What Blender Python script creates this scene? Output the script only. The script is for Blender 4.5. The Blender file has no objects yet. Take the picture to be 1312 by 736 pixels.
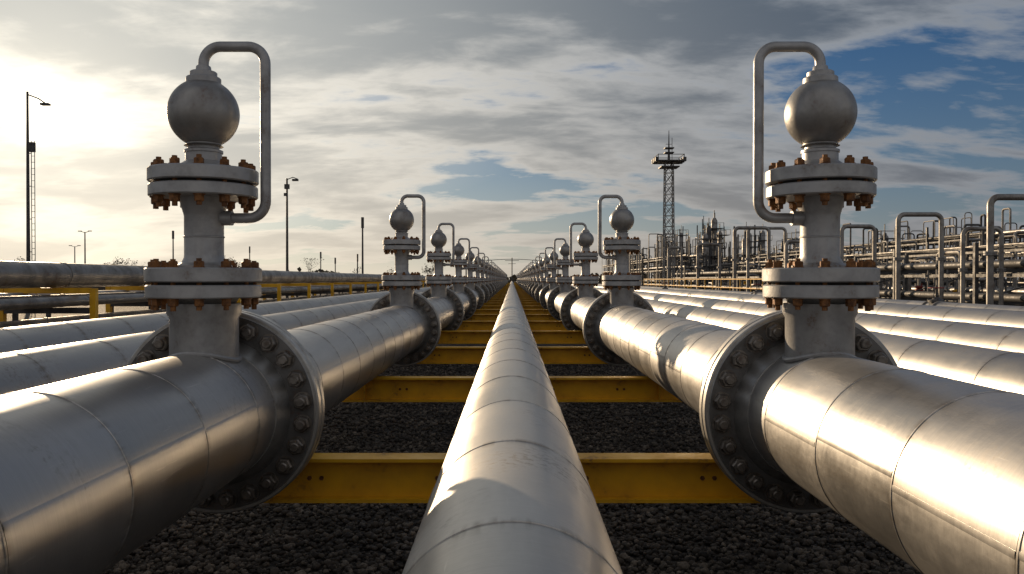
import bpy, math, random
import numpy as np
from mathutils import Vector, Matrix
random.seed(7); np.random.seed(7)
S = bpy.context.scene
CZ = 2.4
SUN_AZ = math.radians(30.0); SUN_EL = math.radians(10.0)
SUN = Vector((-math.sin(SUN_AZ)*math.cos(SUN_EL), math.cos(SUN_AZ)*math.cos(SUN_EL), math.sin(SUN_EL)))

# ------------------------------------------------------------------ node helper
class NT:
    def __init__(s, nt): s.nt = nt; s.n = nt.nodes; s.l = nt.links
    def new(s, t, **kw):
        n = s.n.new(t)
        for k, v in kw.items(): setattr(n, k, v)
        return n
    def put(s, sock, v):
        if isinstance(v, bpy.types.NodeSocket): s.l.new(v, sock)
        elif v is not None:
            if hasattr(sock.default_value, '__len__') and not hasattr(v, '__len__'):
                v = (v,)*len(sock.default_value)
            if hasattr(sock.default_value, '__len__') and len(sock.default_value) == 4 and len(v) == 3: v = (*v, 1)
            sock.default_value = v
    def math(s, op, a, b=None, c=None, clamp=False):
        n = s.new('ShaderNodeMath', operation=op); n.use_clamp = clamp
        s.put(n.inputs[0], a); s.put(n.inputs[1], b); s.put(n.inputs[2], c)
        return n.outputs[0]
    def vmath(s, op, a, b=None):
        n = s.new('ShaderNodeVectorMath', operation=op)
        s.put(n.inputs[0], a); s.put(n.inputs[1], b)
        return n.outputs['Value'] if op in ('DOT_PRODUCT', 'LENGTH') else n.outputs[0]
    def mix(s, f, a, b, mode='MIX'):
        n = s.new('ShaderNodeMix', data_type='RGBA', blend_type=mode)
        s.put(n.inputs[0], f); s.put(n.inputs[6], a); s.put(n.inputs[7], b)
        return n.outputs[2]
    def mr(s, v, a, b, c=0.0, d=1.0, smooth=True):
        n = s.new('ShaderNodeMapRange'); n.interpolation_type = 'SMOOTHSTEP' if smooth else 'LINEAR'
        s.put(n.inputs[0], v)
        for i, x in enumerate((a, b, c, d)): s.put(n.inputs[i+1], x)
        return n.outputs[0]
    def noise(s, vec, scale, detail=4, rough=.5, dist=0.0):
        n = s.new('ShaderNodeTexNoise'); s.put(n.inputs['Vector'], vec)
        n.inputs['Scale'].default_value = scale; n.inputs['Detail'].default_value = detail
        n.inputs['Roughness'].default_value = rough; n.inputs['Distortion'].default_value = dist
        return n.outputs[0]
    def mapping(s, vec, scale=(1,1,1), rot=(0,0,0), loc=(0,0,0)):
        n = s.new('ShaderNodeMapping'); s.put(n.inputs[0], vec)
        n.inputs['Scale'].default_value = scale; n.inputs['Rotation'].default_value = rot; n.inputs['Location'].default_value = loc
        return n.outputs[0]
    def comb(s, x, y, z):
        n = s.new('ShaderNodeCombineXYZ'); s.put(n.inputs[0], x); s.put(n.inputs[1], y); s.put(n.inputs[2], z); return n.outputs[0]
    def sep(s, v):
        n = s.new('ShaderNodeSeparateXYZ'); s.put(n.inputs[0], v); return n.outputs
    def bump(s, h, strength, dist):
        n = s.new('ShaderNodeBump'); s.put(n.inputs['Height'], h)
        n.inputs['Strength'].default_value = strength; n.inputs['Distance'].default_value = dist
        return n.outputs[0]

def material(name):
    m = bpy.data.materials.new(name); m.use_nodes = True
    t = NT(m.node_tree); b = m.node_tree.nodes['Principled BSDF']
    return m, t, b

def mat_pipe(name, L, base=(.45,.435,.415), r0=.36, r1=.46, metal=.82):
    m, t, b = material(name)
    P = t.new('ShaderNodeTexCoord').outputs['Object']
    x, y, z = t.sep(P)[:3]
    pid = t.math('FLOOR', t.math('DIVIDE', y, L))
    wn = t.new('ShaderNodeTexWhiteNoise', noise_dimensions='1D'); t.l.new(pid, wn.inputs['W'])
    w = wn.outputs['Value']
    big = t.noise(P, 1.3, 4, .6, .4)
    brush = t.noise(t.mapping(P, (3, 170, 3)), 1.0, 2, .6)
    spot = t.noise(P, 26, 3, .7)
    streak = t.noise(t.mapping(P, (14, 1.6, 14)), 1.0, 3, .65)
    tone = t.math('ADD', t.mr(w, 0, 1, .86, 1.08, False), t.mr(big, .3, .7, -.07, .06))
    tone = t.math('ADD', tone, t.math('MULTIPLY', t.math('SUBTRACT', brush, .5), .26))
    c = t.mix(1.0, base, t.comb(tone, tone, tone), 'MULTIPLY')
    dirt = t.math('MULTIPLY', t.mr(big, .50, .72), t.mr(spot, .46, .68))
    c = t.mix(t.math('MULTIPLY', dirt, .50), c, (.16,.13,.10))
    scr = t.noise(t.mapping(P, (60, 2.5, 60), (.2,.1,.35)), 1.0, 2, .5)
    scr = t.math('MULTIPLY', t.mr(scr, .66, .70), t.mr(streak, .5, .62))
    c = t.mix(t.math('MULTIPLY', scr, .35), c, (.70,.67,.62))
    fr = t.math('FRACT', t.math('DIVIDE', y, L))
    edge = t.math('MAXIMUM', t.mr(fr, .90, 1.0), t.mr(fr, .05, 0.0))
    c = t.mix(t.math('MULTIPLY', t.math('MULTIPLY', edge, t.mr(streak, .4, .62)), .55), c, (.17,.14,.11))
    t.l.new(c, b.inputs['Base Color'])
    b.inputs['Metallic'].default_value = metal
    r = t.math('ADD', t.mr(big, .3, .7, r0, r1), t.math('MULTIPLY', t.math('SUBTRACT', spot, .5), .14))
    r = t.math('ADD', r, t.math('MULTIPLY', dirt, .14))
    r = t.math('ADD', r, t.math('MULTIPLY', t.math('SUBTRACT', streak, .5), .16))
    t.l.new(t.math('ADD', r, t.math('MULTIPLY', t.math('SUBTRACT', w, .5), .07)), b.inputs['Roughness'])
    h = t.math('ADD', t.math('MULTIPLY', brush, .035), t.math('MULTIPLY', t.noise(P, 1.6, 1, .4), .40))
    t.l.new(t.bump(h, .45, .02), b.inputs['Normal'])
    return m

def mat_metal(name, c1, c2, metal, r0, r1, sc=6, bump=.15, rust=0.0):
    m, t, b = material(name)
    P = t.new('ShaderNodeTexCoord').outputs['Object']
    n = t.noise(P, sc, 4, .65, .2); f = t.noise(P, sc*9, 2, .6)
    c = t.mix(t.mr(n, .35, .68), c1, c2)
    if rust:
        k = t.math('MULTIPLY', t.mr(n, .55, .7), t.mr(f, .42, .62))
        c = t.mix(t.math('MULTIPLY', k, rust), c, (.16,.07,.03))
    t.l.new(c, b.inputs['Base Color']); b.inputs['Metallic'].default_value = metal
    t.l.new(t.math('ADD', t.mr(n, .3, .7, r0, r1), t.math('MULTIPLY', t.math('SUBTRACT', f, .5), .2)), b.inputs['Roughness'])
    if bump > .12: t.l.new(t.bump(f, bump, .006), b.inputs['Normal'])
    return m

M_side  = mat_pipe('cladding_side', 0.93)
M_mid   = mat_pipe('cladding_centre', 1.2, base=(.48,.46,.43), r0=.37, r1=.47)
M_out   = mat_pipe('cladding_outer', 1.5, base=(.40,.388,.37), r0=.40, r1=.50)
M_seam  = mat_metal('seam_sealant', (.05,.045,.04), (.10,.09,.08), .2, .6, .8, 6, .1)
M_riser = mat_metal('riser_paint', (.38,.378,.378), (.275,.272,.27), .45, .40, .54, 5, .14, .6)
M_ball  = mat_metal('ball_steel', (.33,.32,.305), (.245,.235,.225), .75, .40, .52, 4, .13, .4)
M_flng  = mat_metal('flange_steel', (.17,.165,.16), (.10,.096,.09), .6, .40, .55, 5, .2, .5)
M_rim   = mat_metal('flange_rim', (.46,.45,.43), (.34,.33,.31), .75, .36, .50, 6, .15, .3)
M_nut   = mat_metal('nut_steel', (.24,.215,.19), (.13,.115,.10), .75, .32, .48, 14, .3, .6)
M_rust  = mat_metal('rusty_bolt', (.25,.105,.028), (.10,.045,.02), .35, .5, .75, 20, .5)
M_gask  = mat_metal('gasket', (.02,.02,.02), (.035,.03,.028), 0, .7, .9, 6, .1)
M_yel   = mat_metal('yellow_paint', (.82,.45,.012), (.64,.33,.012), 0, .40, .62, 2.2, .13, .7)
M_conc  = mat_metal('concrete', (.32,.31,.29), (.22,.21,.2), 0, .8, .95, 5, .5)
M_galv  = mat_metal('galvanised', (.28,.275,.27), (.18,.175,.17), .6, .4, .6, 3, .1, .4)
M_dark  = mat_metal('dark_steel', (.08,.078,.078), (.05,.048,.048), .3, .5, .7, 3, .1)
M_red   = mat_metal('red_paint', (.30,.035,.018), (.18,.025,.015), 0, .4, .6, 6, .1)
M_rackp = mat_metal('rack_pipe', (.31,.295,.275), (.19,.178,.165), .65, .42, .60, 1.5, .1, .6)
M_white = mat_metal('tank_white', (.45,.44,.42), (.34,.33,.31), 0, .5, .7, 1, .1, .3)
M_bark  = mat_metal('bark', (.05,.04,.03), (.035,.028,.022), 0, .9, .95, 6, .1)
M_leaf  = mat_metal('leaves', (.06,.05,.03), (.09,.07,.04), 0, .8, .9, 1, .1)

def mat_ground():
    m, t, b = material('gravel_ground')
    P = t.new('ShaderNodeTexCoord').outputs['Object']
    v = t.new('ShaderNodeTexVoronoi'); t.l.new(P, v.inputs['Vector']); v.inputs['Scale'].default_value = 17
    v2 = t.new('ShaderNodeTexVoronoi'); t.l.new(P, v2.inputs['Vector']); v2.inputs['Scale'].default_value = 45
    sx = t.sep(v.outputs['Color'])[0]
    big = t.noise(P, .35, 4, .6)
    c = t.mix(sx, (.028,.024,.020), (.115,.098,.080))
    c = t.mix(t.mr(v.outputs['Distance'], .35, .75), c, (.013,.011,.010))
    c = t.mix(t.mr(big, .35, .7, 0, .5), c, (.06,.046,.033))
    t.l.new(c, b.inputs['Base Color']); b.inputs['Roughness'].default_value = .85
    h = t.math('SUBTRACT', t.math('MULTIPLY', v2.outputs['Distance'], -.35), v.outputs['Distance'])
    t.l.new(t.bump(h, 1.0, .03), b.inputs['Normal'])
    return m
def mat_stone():
    m, t, b = material('stone')
    g = t.new('ShaderNodeNewGeometry')
    r = g.outputs['Random Per Island']
    P = t.new('ShaderNodeTexCoord').outputs['Object']
    c = t.mix(t.math('POWER', r, 2.0), (.024,.020,.017), (.24,.205,.165))
    c = t.mix(t.mr(t.noise(P, 60, 2), .4, .7, 0, .5), c, (.065,.048,.035))
    patch = t.mr(t.noise(P, .9, 3, .6), .38, .62, .6, 1.25)
    c = t.mix(1.0, c, t.comb(patch, patch, patch), 'MULTIPLY')
    t.l.new(c, b.inputs['Base Color']); b.inputs['Roughness'].default_value = .7
    return m
M_ground = mat_ground(); M_stone = mat_stone()

# ------------------------------------------------------------------ mesh builder
class MB:
    def __init__(s): s.v=[]; s.f=[]; s.m=[]; s.mats=[]
    def mi(s, mat):
        if mat not in s.mats: s.mats.append(mat)
        return s.mats.index(mat)
    def add(s, vs, fs, mat):
        o = len(s.v); k = s.mi(mat)
        s.v += [tuple(p) for p in vs]
        for f in fs: s.f.append(tuple(i+o for i in f)); s.m.append(k)
    def lathe(s, prof, org, axis='Z', seg=48, mat=None, cap=True, rot=0.0):
        vs=[]
        cs = [(math.cos(2*math.pi*i/seg+rot), math.sin(2*math.pi*i/seg+rot)) for i in range(seg)]
        for p in prof:
            r, tt = p[0], p[1]
            for c, sn in cs:
                if axis == 'Z': vs.append((org[0]+r*c, org[1]+r*sn, org[2]+tt))
                else: vs.append((org[0]+r*c, org[1]+tt, org[2]-r*sn))
        o = len(s.v); s.v += vs
        for k in range(len(prof)-1):
            mm = s.mi(prof[k][2] if len(prof[k]) > 2 else mat)
            for i in range(seg):
                j = (i+1) % seg
                s.f.append((o+k*seg+i, o+k*seg+j, o+(k+1)*seg+j, o+(k+1)*seg+i)); s.m.append(mm)
        if cap:
            mm = s.mi(mat)
            s.f.append(tuple(o+i for i in range(seg-1,-1,-1))); s.m.append(mm)
            b = o+(len(prof)-1)*seg
            s.f.append(tuple(b+i for i in range(seg))); s.m.append(mm)
    def box(s, a, b, mat):
        x0,y0,z0=a; x1,y1,z1=b
        s.add([(x0,y0,z0),(x1,y0,z0),(x1,y1,z0),(x0,y1,z0),(x0,y0,z1),(x1,y0,z1),(x1,y1,z1),(x0,y1,z1)],
              [(0,3,2,1),(4,5,6,7),(0,1,5,4),(1,2,6,5),(2,3,7,6),(3,0,4,7)], mat)
    def tube(s, pts, r, mat, seg=12, cap=True):
        pts = [Vector(p) for p in pts]; n = len(pts)
        rr = r if hasattr(r,'__len__') else [r]*n
        t0 = (pts[1]-pts[0]).normalized()
        up = Vector((0,0,1)) if abs(t0.z) < .9 else Vector((0,1,0))
        nrm = t0.cross(up).normalized(); vs=[]
        for i,p in enumerate(pts):
            if i == 0: t = t0
            elif i == n-1: t = (pts[i]-pts[i-1]).normalized()
            else: t = ((pts[i]-pts[i-1]).normalized()+(pts[i+1]-pts[i]).normalized()).normalized()
            nrm = (nrm - t*nrm.dot(t)).normalized(); bn = t.cross(nrm)
            for k in range(seg):
                a = 2*math.pi*k/seg
                vs.append(p + (nrm*math.cos(a)+bn*math.sin(a))*rr[i])
        fs = [(i*seg+k, i*seg+(k+1)%seg, (i+1)*seg+(k+1)%seg, (i+1)*seg+k) for i in range(n-1) for k in range(seg)]
        if cap: fs += [tuple(range(seg-1,-1,-1)), tuple((n-1)*seg+k for k in range(seg))]
        s.add(vs, fs, mat)
    def sphere(s, c, r, mat, nu=48, nv=28, sz=1.0):
        vs=[(c[0],c[1],c[2]-r*sz)]
        for j in range(1,nv):
            a=-math.pi/2+math.pi*j/nv
            for i in range(nu):
                b=2*math.pi*i/nu
                vs.append((c[0]+r*math.cos(a)*math.cos(b), c[1]+r*math.cos(a)*math.sin(b), c[2]+r*sz*math.sin(a)))
        vs.append((c[0],c[1],c[2]+r*sz)); L=len(vs)-1
        fs=[(0,1+(i+1)%nu,1+i) for i in range(nu)]
        for j in range(nv-2):
            for i in range(nu):
                a=1+j*nu+i; b=1+j*nu+(i+1)%nu
                fs.append((a,b,b+nu,a+nu))
        fs+=[(L,1+(nv-2)*nu+i,1+(nv-2)*nu+(i+1)%nu) for i in range(nu)]
        s.add(vs,fs,mat)
    def build(s, name, ang=35):
        me = bpy.data.meshes.new(name); me.from_pydata(s.v, [], s.f)
        for m in s.mats: me.materials.append(m)
        me.polygons.foreach_set('material_index', s.m)
        me.polygons.foreach_set('use_smooth', [True]*len(s.f))
        me.update(); me.set_sharp_from_angle(angle=math.radians(ang))
        return me
def place(name, me, loc=(0,0,0), rz=0.0, scale=None):
    o = bpy.data.objects.new(name, me); S.collection.objects.link(o)
    o.location = loc; o.rotation_euler[2] = rz
    if scale: o.scale = scale
    return o
def arc_path(pts, rad, n=8):
    P=[Vector(p) for p in pts]; out=[P[0]]
    for i in range(1,len(P)-1):
        a=(P[i-1]-P[i]).normalized(); b=(P[i+1]-P[i]).normalized()
        r = rad[i-1] if hasattr(rad,'__len__') else rad
        c=P[i]+a*r+b*r
        for k in range(n+1):
            th=math.pi/2*k/n
            out.append(c - b*r*math.cos(th) - a*r*math.sin(th))
    out.append(P[-1]); return out

# ------------------------------------------------------------------ pipelines
H_B = 1.47
def pipeline(name, X, r, h, L, mat, y0=-3, yseam=150, y1=620, seg=96, laps=None):
    mb = MB(); z = CZ-h; prof=[]
    y = math.floor(y0/L)*L; R=random.Random(int(X*10)+5)
    prof.append((r, y, mat)); y += L
    while y < yseam:
        prof += [(r, y-.016, mat), (r+.0035, y-.0145, mat), (r+.0035, y-.004, M_seam), (r-.005, y-.003, M_seam), (r-.005, y+.003, M_seam), (r, y+.004, mat)]
        if laps and y < 26:
            a0 = math.radians(R.choice(laps)+R.uniform(-2,2)); da=.030/r
            y_a, y_b = y-L+.006, y-.018
            vs=[]
            for yy in (y_a,y_b):
                for a,rr in ((a0,r-.001),(a0+.0005,r+.0022),(a0+da/2,r+.0026),(a0+da,r+.0003)):
                    vs.append((X+rr*math.cos(a), yy, z+rr*math.sin(a)))
            mb.add(vs,[(0,4,5,1),(1,5,6,2),(2,6,7,3)],mat)
        y += L
    prof.append((r, y1, mat))
    mb.lathe(prof, (X,0,z), 'Y', seg, mat)
    return place(name, mb.build(name, 60))
XM, RM, HM = 2.2, .48, .99
pipeline('steel_pipeline', -XM, RM, HM, .93, M_side, laps=(8,20,14))
pipeline('steel_pipeline', XM, RM, HM, .93, M_side, laps=(172,160,166))
rc = .381
pipeline('steel_pipeline', 0, rc, H_B-rc, 1.2, M_mid, laps=(16,164,18))
for sx in (-1, 1):
    pipeline('steel_pipeline', sx*4.6, .40, H_B-.40, 1.5, M_out, seg=64)
    pipeline('steel_pipeline', sx*6.6, .42, H_B-.42, 1.5, M_out, seg=64)
for X, r in ((9.0,.36),(11.2,.30),(13.2,.30)):
    pipeline('steel_pipeline', X, r, 1.2-r+.1, 1.5, M_out, seg=48)
pipeline('steel_pipeline', -8.7, .22, 1.2, 1.5, M_out, seg=48)

# ------------------------------------------------------------------ I-beams
def ibeam():
    mb = MB(); W=7.3; d=.36; t=.028; w=.12
    mb.box((-W,-w,-t),(W,w,0), M_yel)
    mb.box((-W,-w,-d),(W,w,-d+t), M_yel)
    mb.box((-W+.002,-.011,-d+t),(W-.002,.011,-t), M_yel)
    for x in (-6.6,-4.6,-3.3,-2.2,2.2,3.3,4.6,6.6):
        for s_ in (-1,1):
            y0,y1 = sorted((s_*.0112, s_*.11))
            mb.box((x-.008,y0,-d+t),(x+.008,y1,-t), M_yel)
    for x in (-5.9,-3.9,3.9,5.9):
        mb.box((x-.09,-.09,-(CZ-H_B)+.12),(x+.09,.09,-d-.02), M_yel)
        mb.box((x-.15,-.15,-d-.02),(x+.15,.15,-d-.0005), M_yel)
        mb.box((x-.24,-.24,-(CZ-H_B)-.1),(x+.24,.24,-(CZ-H_B)+.12), M_conc)
    for x in (-2.2,0,2.2):
        for dx in (-.62,-.52,.52,.62):
            mb.lathe([(.02,-.024),(.02,-.0115)], (x+dx,0,-d/2), 'Y', 6, M_rust)
    return mb.build('yellow_steel_beam', 30)
beam = ibeam(); beams=[]
y = 6.8-5.5
while y < 420:
    beams.append(y); place('yellow_steel_beam', beam, (0,y,CZ-H_B)); y += 5.5
# ------------------------------------------------------------------ big flange joint
def flange():
    mb = MB(); R=.762; th=.085
    for sgn in (-1, 1):
        a = lambda v: v*sgn
        prof = [(RM-.02, a(.24), M_rim),(RM+.006, a(.24), M_rim),(RM+.012, a(.225), M_rim),(RM+.062, a(.135), M_rim),(RM+.070, a(.012+th+.012), M_flng),
                (R-.034, a(.012+th+.012), M_rim),(R-.028, a(.012+th), M_rim),(R-.01, a(.012+th), M_rim),(R, a(.012+th-.01), M_rim),(R, a(.020), M_rim),(R-.008, a(.012), M_flng),(RM-.02, a(.012), M_flng)]
        if sgn > 0:
            prof = prof[::-1]
            mats=[p[2] for p in prof]; prof=[(prof[i][0],prof[i][1], mats[min(i+1,len(prof)-1)]) for i in range(len(prof))]
        mb.lathe(prof, (0,0,0), 'Y', 96, M_flng, cap=False)
    mb.lathe([(R-.045,-.012),(R-.045,.012)], (0,0,0), 'Y', 64, M_gask, cap=False)
    n=24; rb=.648
    for k in range(n):
        a=2*math.pi*(k+.5)/n; c=(rb*math.cos(a),0,rb*math.sin(a)); ro=random.random()*1.0
        for sgn in (-1,1):
            f=.012+th+.012
            def L_(p, seg, m): 
                q=[(r_, sgn*t_) for r_,t_ in p]
                if sgn<0: q=q[::-1]
                mb.lathe(q, c, 'Y', seg, m, rot=ro)
            L_([(.070,f+.0005),(.070,f+.008)], 24, M_nut)
            L_([(.055,f+.0081),(.062,f+.014),(.062,f+.055),(.052,f+.066)], 6, M_nut)
            L_([(.036,f+.0662),(.036,f+.088),(.028,f+.095)], 16, M_nut)
    return mb.build('pipe_flange_joint', 32)
flg = flange()
# ------------------------------------------------------------------ riser
def riser():
    mb = MB()
    def o(z): return (0,0,z)
    mb.lathe([(.232,-.62),(.232,-.27),(.250,-.24),(.25,-.17)], o(0), 'Z', 64, M_riser, cap=False)
    def disc(z0,z1,R,ri):
        mb.lathe([(ri,z0),(R-.008,z0),(R,z0+.008),(R,z1-.008),(R-.008,z1),(ri,z1)], o(0), 'Z', 72, M_riser, cap=False)
    disc(-.130,-.040,.385,.1); disc(-.020,.078,.39,.1)
    mb.lathe([(.20,-.19),(.235,-.13)], o(0),'Z',64,M_riser,cap=False)
    mb.lathe([(.33,-.0398),(.33,-.0202)], o(0), 'Z', 48, M_gask, cap=False)
    mb.lathe([(.19,.078),(.19,.095),(.155,.115),(.137,.15),(.133,.17),(.133,.44),(.137,.46),(.155,.52),(.165,.572)], o(0), 'Z', 56, M_riser, cap=False)
    mb.lathe([(.134,.29),(.139,.294),(.139,.300),(.134,.304)], o(0),'Z',48,M_riser,cap=False)
    disc(.572,.655,.365,.1); disc(.675,.768,.37,.1)
    mb.lathe([(.31,.6552),(.31,.6748)], o(0), 'Z', 48, M_gask, cap=False)
    mb.lathe([(.19,.768),(.19,.79),(.15,.81),(.122,.83),(.122,.885),(.13,.888),(.13,.905),(.105,.915),(.103,.97)], o(0), 'Z', 48, M_riser, cap=False)
    mb.lathe([(.132,.935),(.118,.945),(.11,.99)], o(0),'Z',48,M_ball,cap=False)
    mb.sphere(o(1.165), .242, M_ball, 64, 40)
    mb.lathe([(.118,1.365),(.118,1.41),(.112,1.417)], o(0), 'Z', 48, M_riser)
    mb.lathe([(.092,1.4171),(.092,1.452),(.085,1.458)], o(0), 'Z', 48, M_riser)
    mb.lathe([(.055,1.458),(.05,1.492),(.046,1.498)], o(0), 'Z', 32, M_riser)
    p = arc_path([(0,0,1.48),(0,0,1.635),(.435,0,1.635),(.435,0,.43),(.10,0,.43)], [.12,.12,.12], 10)
    mb.tube(p, .036, M_riser, 20)
    mb.tube([(.125,0,.43),(.20,0,.43)], .052, M_riser, 20)
    def bolts(z0,z1,rb,n,m):
        for k in range(n):
            a=2*math.pi*(k+.5)/n; c=(rb*math.cos(a),rb*math.sin(a),0); ro=random.random()*2
            lj=random.uniform(-.006,.008)
            mb.lathe([(.040,z1+.0005),(.040,z1+.006)], c,'Z',16,m)
            mb.lathe([(.034,z1+.0062),(.034,z1+.038),(.028,z1+.044)], c,'Z',6,m,rot=ro)
            mb.lathe([(.018,z1+.0442),(.018,z1+.058+lj)], c,'Z',10,m)
            mb.lathe([(.040,z0-.006),(.040,z0-.0005)], c,'Z',16,m)
            mb.lathe([(.028,z0-.052),(.034,z0-.046),(.034,z0-.0062)], c,'Z',6,m,rot=ro+.4)
            mb.lathe([(.019,z0-.082+lj),(.019,z0-.0522)], c,'Z',10,m)
            mb.lathe([(.017,z0-.001),(.017,z1+.001)], c,'Z',8,m)
    bolts(-.130,.078,.335,12,M_rust); bolts(.572,.768,.315,12,M_rust)
    pts=[]
    for k in range(49):
        a=2*math.pi*k/48; x=.236*math.cos(a); yy=.236*math.sin(a)
        pts.append((x,yy,-HM+math.sqrt(RM*RM-x*x)+.004))
    mb.tube(pts,.017,M_riser,8,cap=False)
    return mb.build('vent_riser_valve', 32)
rs = riser()
st = [5.78, 16.1, 24.2, 33.3, 42.6]
while st[-1] < 300: st.append(st[-1]+9.2)
for y in st:
    fy = y+.42
    for b in beams:
        if abs(fy-b) < .45: y += .9 if fy >= b else -.9; fy = y+.42
    for sx in (-1,1):
        j = 0 if y < 10 else random.uniform(-.25,.25)
        place('vent_riser_valve', rs, (sx*(XM-.03), y+j*.4, CZ), 0 if sx<0 else math.pi)
        place('pipe_flange_joint', flg, (sx*XM, fy+j*.4, CZ-HM))

# ------------------------------------------------------------------ ground & gravel
mb = MB(); mb.add([(-2500,-60,0),(2500,-60,0),(2500,4000,0),(-2500,4000,0)],[(0,1,2,3)],M_ground)
place('ground', mb.build('ground'))
def gravel():
    phi=(1+5**.5)/2
    V=np.array([(-1,phi,0),(1,phi,0),(-1,-phi,0),(1,-phi,0),(0,-1,phi),(0,1,phi),(0,-1,-phi),(0,1,-phi),(phi,0,-1),(phi,0,1),(-phi,0,-1),(-phi,0,1)],float)
    V/=np.linalg.norm(V[0])
    F=np.array([(0,11,5),(0,5,1),(0,1,7),(0,7,10),(0,10,11),(1,5,9),(5,11,4),(11,10,2),(10,7,6),(7,1,8),(3,9,4),(3,4,2),(3,2,6),(3,6,8),(3,8,9),(4,9,5),(2,4,11),(6,2,10),(8,6,7),(9,8,1)])
    N=40000
    u=np.random.rand(N); y=6+22*u**1.6; x=np.random.uniform(-3.4,3.4,N)
    sz=np.random.uniform(.012,.034,N)*(1+ .6*(np.random.rand(N)>.93))
    P=np.repeat(V[None],N,0)*(1+.28*(np.random.rand(N,12,1)-.5))
    P*=np.stack([np.random.uniform(.8,1.4,N),np.random.uniform(.7,1.1,N),np.random.uniform(.5,.9,N)],1)[:,None,:]
    a=np.random.uniform(0,6.28,N); b=np.random.uniform(-.6,.6,N)
    c,s=np.cos(b)[:,None],np.sin(b)[:,None]
    X,Y,Z=P[...,0].copy(),P[...,1].copy(),P[...,2].copy()
    Y,Z=Y*c-Z*s, Y*s+Z*c
    c,s=np.cos(a)[:,None],np.sin(a)[:,None]
    X,Y=X*c-Y*s, X*s+Y*c
    P=np.stack([X,Y,Z],2)*sz[:,None,None]
    P+=np.stack([x,y,sz*.35+np.random.rand(N)*.02],1)[:,None,:]
    FF=(F[None]+12*np.arange(N)[:,None,None]).reshape(-1)
    me=bpy.data.meshes.new('gravel'); me.vertices.add(N*12); me.vertices.foreach_set('co',P.reshape(-1))
    me.loops.add(len(FF)); me.loops.foreach_set('vertex_index',FF.astype(np.int32))
    nf=N*20; me.polygons.add(nf); me.polygons.foreach_set('loop_start',np.arange(0,nf*3,3,dtype=np.int32))
    me.materials.append(M_stone); me.update(calc_edges=True); me.validate()
    place('gravel', me)
gravel()

# ------------------------------------------------------------------ left pipe rack
def left_rack():
    mb=MB()
    for X,z,r in ((-11.0,CZ+.10,.30),(-11.0,CZ-.52,.15),(-10.4,CZ-.52,.12),(-11.7,CZ-.5,.18),(-11.4,CZ-1.05,.10)):
        prof=[(r,-2)]
        yy=2
        while yy<200:
            prof+=[(r,yy-.05),(r+.012,yy-.05),(r+.012,yy+.05),(r,yy+.05)]; yy+=6
        prof.append((r,320)); mb.lathe(prof,(X,0,z),'Y',40,M_rackp)
    yy=4
    while yy<200:
        for X in (-12.2,-10.0):
            mb.box((X-.07,yy-.07,0.1),(X+.07,yy+.07,CZ-.22),M_yel)
            mb.box((X-.2,yy-.2,-.1),(X+.2,yy+.2,.1),M_conc)
        mb.box((-12.12,yy-.06,CZ-.34),(-10.08,yy+.06,CZ-.205),M_yel)
        mb.box((-12.12,yy-.06,CZ-.82),(-10.08,yy+.06,CZ-.68),M_dark)
        mb.box((-12.12,yy-.06,CZ-1.27),(-10.08,yy+.06,CZ-1.16),M_dark)
        yy+=5.2
    return mb.build('pipe_rack')
place('pipe_rack', left_rack())
def left_rack2():
    mb=MB()
    for X,z,r in ((-20,CZ-.2,.35),(-21,CZ-.2,.25),(-20.3,CZ-1,.2)):
        mb.lathe([(r,5),(r,300)],(X,0,z),'Y',24,M_rackp)
    yy=8
    while yy<240:
        for X in (-21.5,-19.4): mb.box((X-.08,yy-.08,0),(X+.08,yy+.08,CZ-.45),M_dark)
        mb.box((-21.42,yy-.07,CZ-.7),(-19.48,yy+.07,CZ-.56),M_yel); yy+=6
    return mb.build('pipe_rack')
place('pipe_rack', left_rack2())

# ------------------------------------------------------------------ right plant
def right_rack(X0,X1,ya,yb,levels,step,seed,posts=M_galv,density=6,gap=(.1,.6),up=1.5):
    R=random.Random(seed); mb=MB(); top=levels[-1]
    y=ya; ys=[]
    while y<=yb: ys.append(y); y+=step
    for y in ys:
        for X in (X0,X1): mb.box((X-.09,y-.09,0),(X+.09,y+.09,top+R.choice((0,0,.5,1.2))),posts)
        for z in levels: mb.box((X0+.09,y-.08,z-.18),(X1-.09,y+.08,z),posts)
        if R.random()<.5: mb.tube([(X0,y,levels[0]),(X1,y,levels[-1]-.2)],.04,posts,6)
    for z in levels:
        for X in (X0,X1): mb.box((X-.06,ya,z-.4),(X+.06,yb,z-.26),posts)
        x=X0+.4
        while x<X1-.3:
            r=R.choice((.06,.09,.13,.18)); 
            mb.tube([(x,ya-R.random()*3,z+r),(x,yb+R.random()*4,z+r)],r,R.choice((M_rackp,M_dark,M_galv,M_dark)),12)
            x+=r*2+R.uniform(*gap)
    for _ in range(int((yb-ya)/step*density)):
        y=R.uniform(ya,yb); x=R.uniform(X0-.8,X1+.8); r=R.choice((.05,.07,.1)); zt=top+R.uniform(-1.,up)
        m=R.choice((M_rackp,M_galv,M_dark,M_dark))
        if R.random()<.5:
            w=R.uniform(.6,1.8)
            p=arc_path([(x,y,0.2),(x,y,zt),(x+w,y,zt),(x+w,y,.2)],min(.25,w/2-.02),5)
        else:
            w=R.uniform(.6,2.5)
            p=arc_path([(x,y,0.2),(x,y,zt),(x,y+w,zt),(x,y+w,levels[0])],.25,5)
        mb.tube(p,r,m,8)
        if R.random()<.4:
            zz=R.uniform(.8,2.4)
            mb.lathe([(r+.02,0),(r*2.2,.04),(r*2.2,.1),(r*1.4,.16),(r*2.2,.24),(r*2.2,.3),(r+.02,.34)],(x,y,zz),'Z',12,R.choice((M_dark,M_red,M_galv,M_yel)))
    return mb.build('process_pipe_rack')
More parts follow.
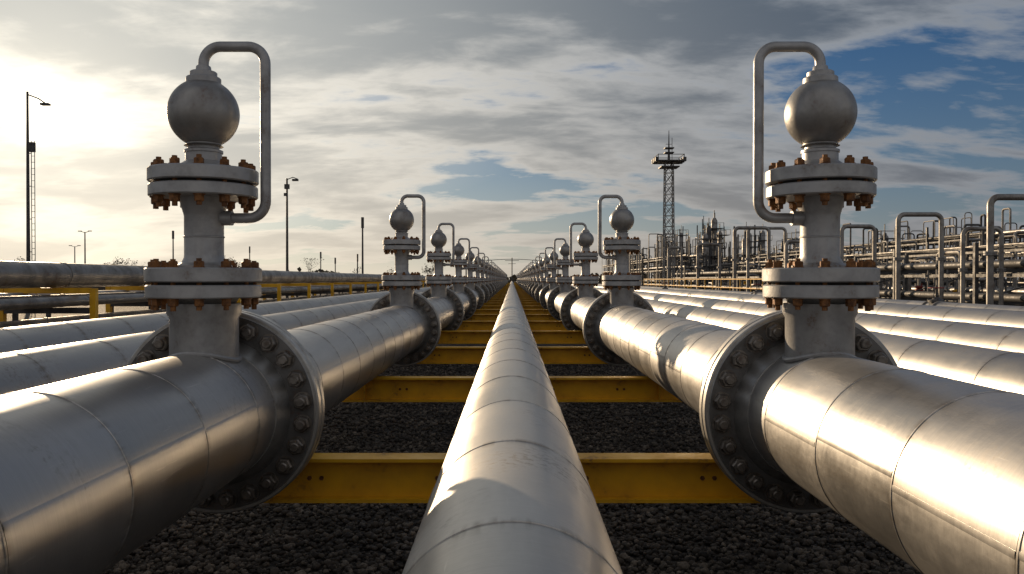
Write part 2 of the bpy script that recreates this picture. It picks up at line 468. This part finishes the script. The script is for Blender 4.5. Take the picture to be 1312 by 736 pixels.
place('process_pipe_rack', right_rack(21.5,26,30,110,[1.4,2.9],8,1,M_dark,6,(.5,1.3),1.0))
place('process_pipe_rack', right_rack(29,36,44,170,[1.5,3.2,4.4],9,2,M_dark,8,(.5,1.5),1.6))
place('process_pipe_rack', right_rack(22,27,116,200,[2,4,5.6],8,5,M_dark,12,(.3,1.0),4))
place('process_pipe_rack', right_rack(40,48,70,200,[2,4.5,6.2],9,3,M_dark,10,(.5,1.5),3))

def loop(X0,X1,y,zt,r,mat=M_rackp):
    mb=MB(); mb.tube(arc_path([(X0,y,0),(X0,y,zt),(X1,y,zt),(X1,y,0)],.3,8),r,mat,16)
    for X in (X0,X1):
        for z in (1.0,zt*.62):
            mb.lathe([(r,z-.07),(r*1.9,z-.07),(r*1.9,z-.01),(r*1.2,z-.01),(r*1.2,z+.01),(r*1.9,z+.01),(r*1.9,z+.07),(r,z+.07)],(X,y,0),'Z',20,M_galv)
    return mb.build('pipe_loop')
for a in ((17.9,19.9,38,CZ+3.0,.11),(17.5,19.4,30,CZ+3.0,.12),(18.1,19.9,45,CZ+2.9,.11),(18.7,20.3,34,CZ+2.1,.09),
          (16.3,18.8,60,CZ+3.75,.13),(19,22,66,CZ+4.1,.12),(17.4,19.2,52,CZ+2.4,.11),(18.3,19.3,27,CZ+1.9,.09),(17.0,19.0,75,CZ+3.2,.13),(16.8,18.2,88,CZ+3.4,.13)):
    place('pipe_loop', loop(*a))

def column(X,Y,r,h,seed):
    R=random.Random(seed); mb=MB()
    mb.lathe([(r,0),(r,h*.6),(r*.8,h*.66),(r*.8,h*.96),(r*.4,h),(r*.12,h),(r*.12,h+1.4)],(X,Y,0),'Z',20,R.choice((M_rackp,M_galv,M_dark)))
    z0=R.uniform(2,4)
    for z in np.arange(z0,h,R.uniform(2.0,3.2)):
        w=r+R.uniform(.4,1.0); w2=r+R.uniform(.3,1.6)
        mb.box((X-w,Y-w,z),(X+w2,Y+w,z+.1),M_dark)
        for s1 in (-w,w2):
            for s2 in (-w,w): mb.box((X+s1-.04,Y+s2-.04,z+.1),(X+s1+.04,Y+s2+.04,z+1.1),M_dark)
        for s1 in (-w,w): mb.box((X-w+.05,Y+s1-.03,z+1.04),(X+w2-.05,Y+s1+.03,z+1.09),M_dark)
    for _ in range(7):
        dx=R.uniform(-2.4,2.4); hh=h*R.uniform(.5,1.15)
        mb.tube([(X+dx,Y+R.uniform(-1,1),0),(X+dx,Y,hh)],R.uniform(.05,.16),R.choice((M_rackp,M_dark)),6)
    return mb.build('process_column')
Rr=random.Random(11)
for X,Y,r,h in ((37,150,.7,13.6),(38.8,153,.5,11.4),(35.3,147,.6,12.0),(41,165,.7,12),(33,140,.6,10.2),(46,160,.9,10.6),(52,170,.6,12.5),(30,160,.5,10),(43.5,150,.5,10.8),(58,175,.7,10.5),(45,130,.6,9),(64,170,.7,9),(32,155,.4,11.2),(50,110,.6,8.4),(29,135,.4,9),(40,140,.4,10.8),(56,120,.6,8.2),(62,112,.7,8.4),(34,120,.4,8.4),(27.5,120,.4,8.0)):
    place('process_column', column(X,Y,r,h,Rr.randint(0,999)))

def tank(X,Y,r,h):
    mb=MB(); mb.lathe([(r,0),(r,h),(r*.96,h+.1),(r*.4,h+.9),(.1,h+1.1)],(X,Y,0),'Z',48,M_white)
    for z in np.arange(1.5,h,1.5): mb.lathe([(r,z),(r+.04,z),(r+.04,z+.08),(r,z+.08)],(X,Y,0),'Z',48,M_galv,cap=False)
    return mb.build('storage_tank')
for a in ((85,210,9,5),(60,230,7,4.4)): place('storage_tank', tank(*a))

def valve():
    mb=MB(); 
    for yy in (-.35,.29): mb.lathe([(.30,yy),(.42,yy),(.42,yy+.06),(.30,yy+.06)],(0,0,0),'Y',32,M_galv,cap=False)
    mb.lathe([(.2,0),(.2,.36),(.26,.36),(.26,.44),(.13,.48),(.09,.55),(.025,.56),(.025,1.02)],(0,0,0),'Z',24,M_dark)
    for s_ in (-1,1): mb.tube([(s_*.1,0,.5),(s_*.05,0,.86)],.02,M_dark,6)
    pts=[(.24*math.cos(a),.24*math.sin(a),.92) for a in np.linspace(0,2*math.pi,33)]
    mb.tube(pts,.022,M_red,8,cap=False)
    for a in (0,1.57): mb.tube([(-.24*math.cos(a),-.24*math.sin(a),.92),(.24*math.cos(a),.24*math.sin(a),.92)],.014,M_red,6)
    return mb.build('gate_valve')
gv=valve()
for X,Y,r in ((9.0,27.5,.36),(11.2,60,.3),(13.2,25.5,.3),(13.2,44,.3)):
    place('gate_valve', gv, (X,Y,CZ-1.3+r), 0, (r/.34,1,r/.34*.9))
mb=MB()
y=5
while y<200:
    mb.box((8.4,y-.1,CZ-1.5),(13.8,y+.1,CZ-1.3-.001),M_yel)
    for X in (8.6,11,13.6): mb.box((X-.08,y-.08,0),(X+.08,y+.08,CZ-1.5),M_dark)
    y+=6
place('pipe_support_frame', mb.build('pipe_support_frame'))
mb=MB()
for z in (CZ-.6, CZ): mb.tube([(15.3,45,z),(15.3,95,z)],.035,M_yel,8)
for y in np.arange(45,95.1,2.5): mb.tube([(15.3,y,0),(15.3,y,CZ+.0)],.035,M_yel,8)
place('yellow_handrail', mb.build('yellow_handrail'))

# ------------------------------------------------------------------ lattice tower, masts
def lattice(X,Y,w0,w1,h,n,mat,rr):
    mb=MB(); cs=[(-1,-1),(1,-1),(1,1),(-1,1)]
    P=lambda i,k:(X+cs[i][0]*(w0+(w1-w0)*k/n)/2, Y+cs[i][1]*(w0+(w1-w0)*k/n)/2, h*k/n)
    for i in range(4): mb.tube([P(i,0),P(i,n)],rr,mat,6)
    for k in range(n):
        for i in range(4):
            j=(i+1)%4
            mb.tube([P(i,k),P(j,k+1)],rr*.5,mat,4,False); mb.tube([P(j,k),P(i,k+1)],rr*.5,mat,4,False)
            mb.tube([P(i,k+1),P(j,k+1)],rr*.5,mat,4,False)
    return mb
X,Y=17.2,90
mb=lattice(X,Y,1.15,.85,15.2,13,M_galv,.06)
for z,w in ((15.2,1.45),(14.6,1.0)):
    mb.box((X-w,Y-w,z),(X+w,Y+w,z+.12),M_dark)
for s1 in (-1,1):
    for s2 in (-1,1): mb.tube([(X+s1*1.4,Y+s2*1.4,15.2),(X+s1*1.4,Y+s2*1.4,15.95)],.04,M_dark,6)
    mb.tube([(X-1.4,Y+s1*1.4,15.9),(X+1.4,Y+s1*1.4,15.9)],.04,M_dark,6); mb.tube([(X+s1*1.4,Y-1.4,15.9),(X+s1*1.4,Y+1.4,15.9)],.04,M_dark,6)
    for q in (-1,0,1):
        mb.box((X+s1*1.5-.18,Y+q-.22,15.2),(X+s1*1.5+.18,Y+q+.22,15.65),M_dark)
for z in (16.2,16.7): mb.box((X-.5,Y-.5,z),(X+.5,Y+.5,z+.1),M_dark)
mb.tube([(X,Y,15.3),(X,Y,17.3),(X,Y,18.7)],[.16,.07,.03],M_dark,6)
mb.tube([(X-.35,Y,17.2),(X+.35,Y,17.2)],.03,M_dark,6)
mb.tube([(X+.35,Y,15.3),(X+.35,Y,17.9)],.03,M_dark,6)
place('lattice_tower', mb.build('lattice_tower'))

mb=MB(); zt=CZ+13.3; X,Y=-35.4,60
mb.tube([(X,Y,0),(X,Y,zt+.4)],[.15,.08],M_dark,10)
for s_ in (.26,.50): mb.tube([(X+s_,Y,0),(X+s_,Y,zt-3.2)],.03,M_dark,5)
for z in np.arange(.6,zt-3.2,.45):
    mb.tube([(X+.26,Y,z),(X+.50,Y,z)],.018,M_dark,4)
for z in np.arange(2,zt-3,2.4): mb.tube([(X,Y,z),(X+.26,Y,z)],.03,M_dark,4)
mb.box((X+.1,Y-.15,zt-4),(X+.5,Y+.15,zt-3.3),M_dark)
mb.tube([(X,Y,zt+.2),(X+.8,Y,zt-.1),(X+1.3,Y,zt-.45)],.05,M_dark,8)
mb.box((X+1.0,Y-.2,zt-.6),(X+1.6,Y+.2,zt-.45),M_dark)
mb.box((X-.4,Y-.4,0),(X+.6,Y+.4,.35),M_conc)
place('tall_light_pole', mb.build('tall_light_pole'))
def pole(h,style):
    mb=MB(); mb.tube([(0,0,0),(0,0,h)],[.13,.08],M_dark,10)
    mb.box((-.25,-.25,0),(.25,.25,.3),M_conc)
    if style==0:
        mb.tube([(0,0,h-.1),(.5,0,h+.1),(.9,0,h-.05)],.04,M_dark,6); mb.box((.45,-.14,h-.22),(.95,.14,h-.05),M_dark)
        mb.box((-.2,-.15,h-.9),(.2,.15,h-.5),M_dark); mb.box((-.25,-.12,h-1.5),(.05,.12,h-1.25),M_dark)
    elif style==1:
        for s_ in (-1,1): mb.tube([(0,0,h-.1),(s_*.8,0,h+.15)],.04,M_dark,6); mb.box((s_*.8-.25,-.12,h+.08),(s_*.8+.25,.12,h+.2),M_dark)
    else:
        mb.box((-.12,-.12,h-1.2),(.12,.12,h),M_dark)
    return mb
for X,Y,h,st_ in ((-19.2,70,CZ+8.6,0),(-16.4,90,CZ+6.8,2),(-62.5,120,CZ+6.9,1),(-49.6,120,CZ+7.1,2),(-35,150,CZ+5,2),(-34.5,160,CZ+4.2,2),(-48,150,CZ+6.0,2),(-24.5,130,CZ+4,2),(-80,150,CZ+6,1),(29,200,CZ+9,1),(62,140,CZ+8,2)):
    place('light_pole' if st_<2 else 'utility_pole', pole(h,st_).build('pole'), (X,Y,0), random.uniform(-.3,.3))

mb=MB(); Y=260
mb.tube([(0,Y,0),(0,Y,CZ+6.8)],.16,M_dark,8); mb.tube([(-2.2,Y,CZ+5.9),(2.2,Y,CZ+5.9)],.08,M_dark,6); mb.tube([(-1.2,Y,CZ+4.9),(1.2,Y,CZ+4.9)],.07,M_dark,6)
place('utility_pole', mb.build('utility_pole'))
mb=MB(); Y=250
pts=[(x,Y,CZ+6.1-5.6*(x/14)**2*.25) for x in np.linspace(-14,14,17)]
mb.tube(pts,.10,M_galv,6)
for x in (-14,14): mb.tube([(x,Y,0),(x,Y,CZ+4.7)],.2,M_dark,8)
place('overhead_pipe_bridge', mb.build('overhead_pipe_bridge'))

# ------------------------------------------------------------------ distant trees
def trees():
    mb=MB(); R=random.Random(3)
    def branch(p,d,l,r,dep,bare):
        q=p+d*l; mb.tube([p,q],[r,r*.6],M_bark,4,False)
        if dep==0:
            if not bare or R.random()<.2:
                for _ in range(4):
                    c=q+Vector((R.gauss(0,.5),R.gauss(0,.5),R.gauss(0,.4))); s=R.uniform(.07,.18)
                    a=Vector((R.gauss(0,1),R.gauss(0,1),R.gauss(0,1))).normalized(); b=a.orthogonal().normalized()
                    mb.add([c-a*s-b*s,c+a*s-b*s*.6,c+a*s+b*s,c-a*s*.7+b*s],[(0,1,2,3)],M_leaf)
            return
        for _ in range(R.choice((2,3,4))):
            dd=(d+Vector((R.gauss(0,.5),R.gauss(0,.5),R.gauss(.1,.3)))).normalized()
            branch(q,dd,l*R.uniform(.6,.9),r*.55,dep-1,bare)
    spots=[]
    for cx,n,sp in ((-140,5,12),(-92,9,9),(-58,4,5),(-180,6,20),(150,10,30),(95,6,12),(-34,2,4)):
        for _ in range(n): spots.append((cx+R.gauss(0,sp), R.uniform(240,290)))
    for x,y in spots:
        h=R.uniform(1.3,3.2)
        branch(Vector((x,y,0)),Vector((R.gauss(0,.05),R.gauss(0,.05),1)),h,.14,4,R.random()<.8)
    for _ in range(4200):
        x=R.uniform(-420,420); y=R.uniform(330,420)
        env=2.2+1.6*math.sin(x*.05)+1.2*math.sin(x*.137+1)+.7*math.sin(x*.41)
        c=Vector((x,y,R.uniform(0,max(1.2,env+1)))); s=R.uniform(.5,1.3)
        a=Vector((R.gauss(0,1),R.gauss(0,.4),R.gauss(0,1))).normalized(); b=Vector((0,1,0)).cross(a).normalized()
        mb.add([c-a*s-b*s*.8,c+a*s-b*s*.5,c+a*s*.8+b*s,c-a*s*.6+b*s*.7],[(0,1,2,3)],M_leaf)
    return mb.build('distant_tree_line')
place('distant_tree_line', trees())

# ------------------------------------------------------------------ world
w = bpy.data.worlds.new('World'); S.world = w; w.use_nodes = True
t = NT(w.node_tree); t.n.clear()
out = t.new('ShaderNodeOutputWorld')
sky = t.new('ShaderNodeTexSky', sky_type='NISHITA'); sky.sun_disc=False
sky.sun_elevation=SUN_EL; sky.sun_rotation=-SUN_AZ; sky.dust_density=.4; sky.ozone_density=5.0; sky.air_density=1.2
D = t.vmath('NORMALIZE', t.new('ShaderNodeTexCoord').outputs['Generated'])
x,y,z = t.sep(D)[:3]
zc = t.math('MAXIMUM', z, 0.0)
den = t.math('ADD', zc, .24)
uv = t.comb(t.math('DIVIDE', x, den), t.math('DIVIDE', y, den), 0)
sd = t.math('MAXIMUM', t.vmath('DOT_PRODUCT', D, tuple(SUN)), 0.0)
n1 = t.noise(t.mapping(uv, (.8,1.3,1), (0,0,math.radians(-28)), (5.6,3.7,0)), 1.35, 8, .54, .35)
n2 = t.noise(t.mapping(uv,(.9,1.9,1),(0,0,math.radians(-24)),(7.3,2.2,.4)), 4.5, 6, .6, .3)
n3 = t.noise(t.mapping(uv,(.5,.7,1),(0,0,.3),(1.3,5.2,.4)), .9, 2, .5)
dens = t.math('ADD', t.math('ADD', t.math('MULTIPLY', n1, .62), t.math('MULTIPLY', n2, .20)), t.math('MULTIPLY', n3, .34))
clear = t.math('MULTIPLY', t.mr(x, .12, .55), t.mr(zc, .10, .28))
dens = t.math('SUBTRACT', dens, t.math('MULTIPLY', clear, .030))
mask = t.mr(dens, .485, .575)
thick = t.mr(dens, .535, .66)
near = t.math('POWER', sd, 5.8)
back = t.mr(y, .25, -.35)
lit = t.mix(near, (.25,.28,.325), (.92,.88,.79))
drk = t.mix(near, (.055,.085,.13), (.40,.43,.44))
cloud = t.mix(thick, lit, drk)
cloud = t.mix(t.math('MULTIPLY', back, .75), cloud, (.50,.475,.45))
hz = t.math('POWER', t.math('SUBTRACT', 1.0, zc), 8.0)
hazec = t.mix(t.math('POWER', sd, 3.0), (.20,.205,.22), (.88,.75,.57))
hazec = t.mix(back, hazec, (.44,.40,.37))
cloud = t.mix(t.math('MULTIPLY', hz, .85), cloud, hazec)
mask = t.math('MAXIMUM', mask, t.math('MULTIPLY', hz, .95))
mask = t.math('MAXIMUM', mask, t.math('MULTIPLY', t.math('POWER', sd, 7.0), .85))
glow = t.math('ADD', t.math('MULTIPLY', t.math('POWER', sd, 12.0), .20), t.math('MULTIPLY', t.math('POWER', sd, 110.0), .42))
glow = t.math('MULTIPLY', glow, t.mr(n1, .35, .65, 1.3, .65))
glow = t.math('ADD', glow, t.math('MULTIPLY', t.math('POWER', sd, 3500.0), 1.8))
cloud = t.mix(1.0, cloud, t.mix(1.0, (1.0,.87,.64), t.comb(glow,glow,glow), 'MULTIPLY'), 'ADD')
skyc = t.mix(1.0, sky.outputs[0], (.46,.84,1.12), 'MULTIPLY')
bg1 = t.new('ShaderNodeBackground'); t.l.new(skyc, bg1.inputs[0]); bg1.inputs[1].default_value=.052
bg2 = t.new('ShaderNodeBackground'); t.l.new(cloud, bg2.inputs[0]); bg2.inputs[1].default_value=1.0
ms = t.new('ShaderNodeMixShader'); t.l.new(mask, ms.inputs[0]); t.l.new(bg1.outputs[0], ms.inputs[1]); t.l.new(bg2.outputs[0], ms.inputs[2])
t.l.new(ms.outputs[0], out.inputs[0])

# ------------------------------------------------------------------ sun, camera
sl = bpy.data.lights.new('sun','SUN'); sl.energy=4.6; sl.angle=math.radians(.5); sl.color=(1.0,.75,.48)
so = bpy.data.objects.new('sun', sl); S.collection.objects.link(so)
so.rotation_euler = SUN.to_track_quat('Z','Y').to_euler(); so.location=(-20,40,20)
cam = bpy.data.cameras.new('camera'); co = bpy.data.objects.new('camera', cam); S.collection.objects.link(co)
cam.sensor_width=36; cam.lens=1050/1312*36; cam.clip_end=6000; cam.clip_start=.05
co.location=(0,0,CZ); co.rotation_euler=(math.radians(90-.546),0,0)
S.camera=co
S.view_settings.view_transform='Standard'; S.view_settings.look='None'; S.view_settings.exposure=0
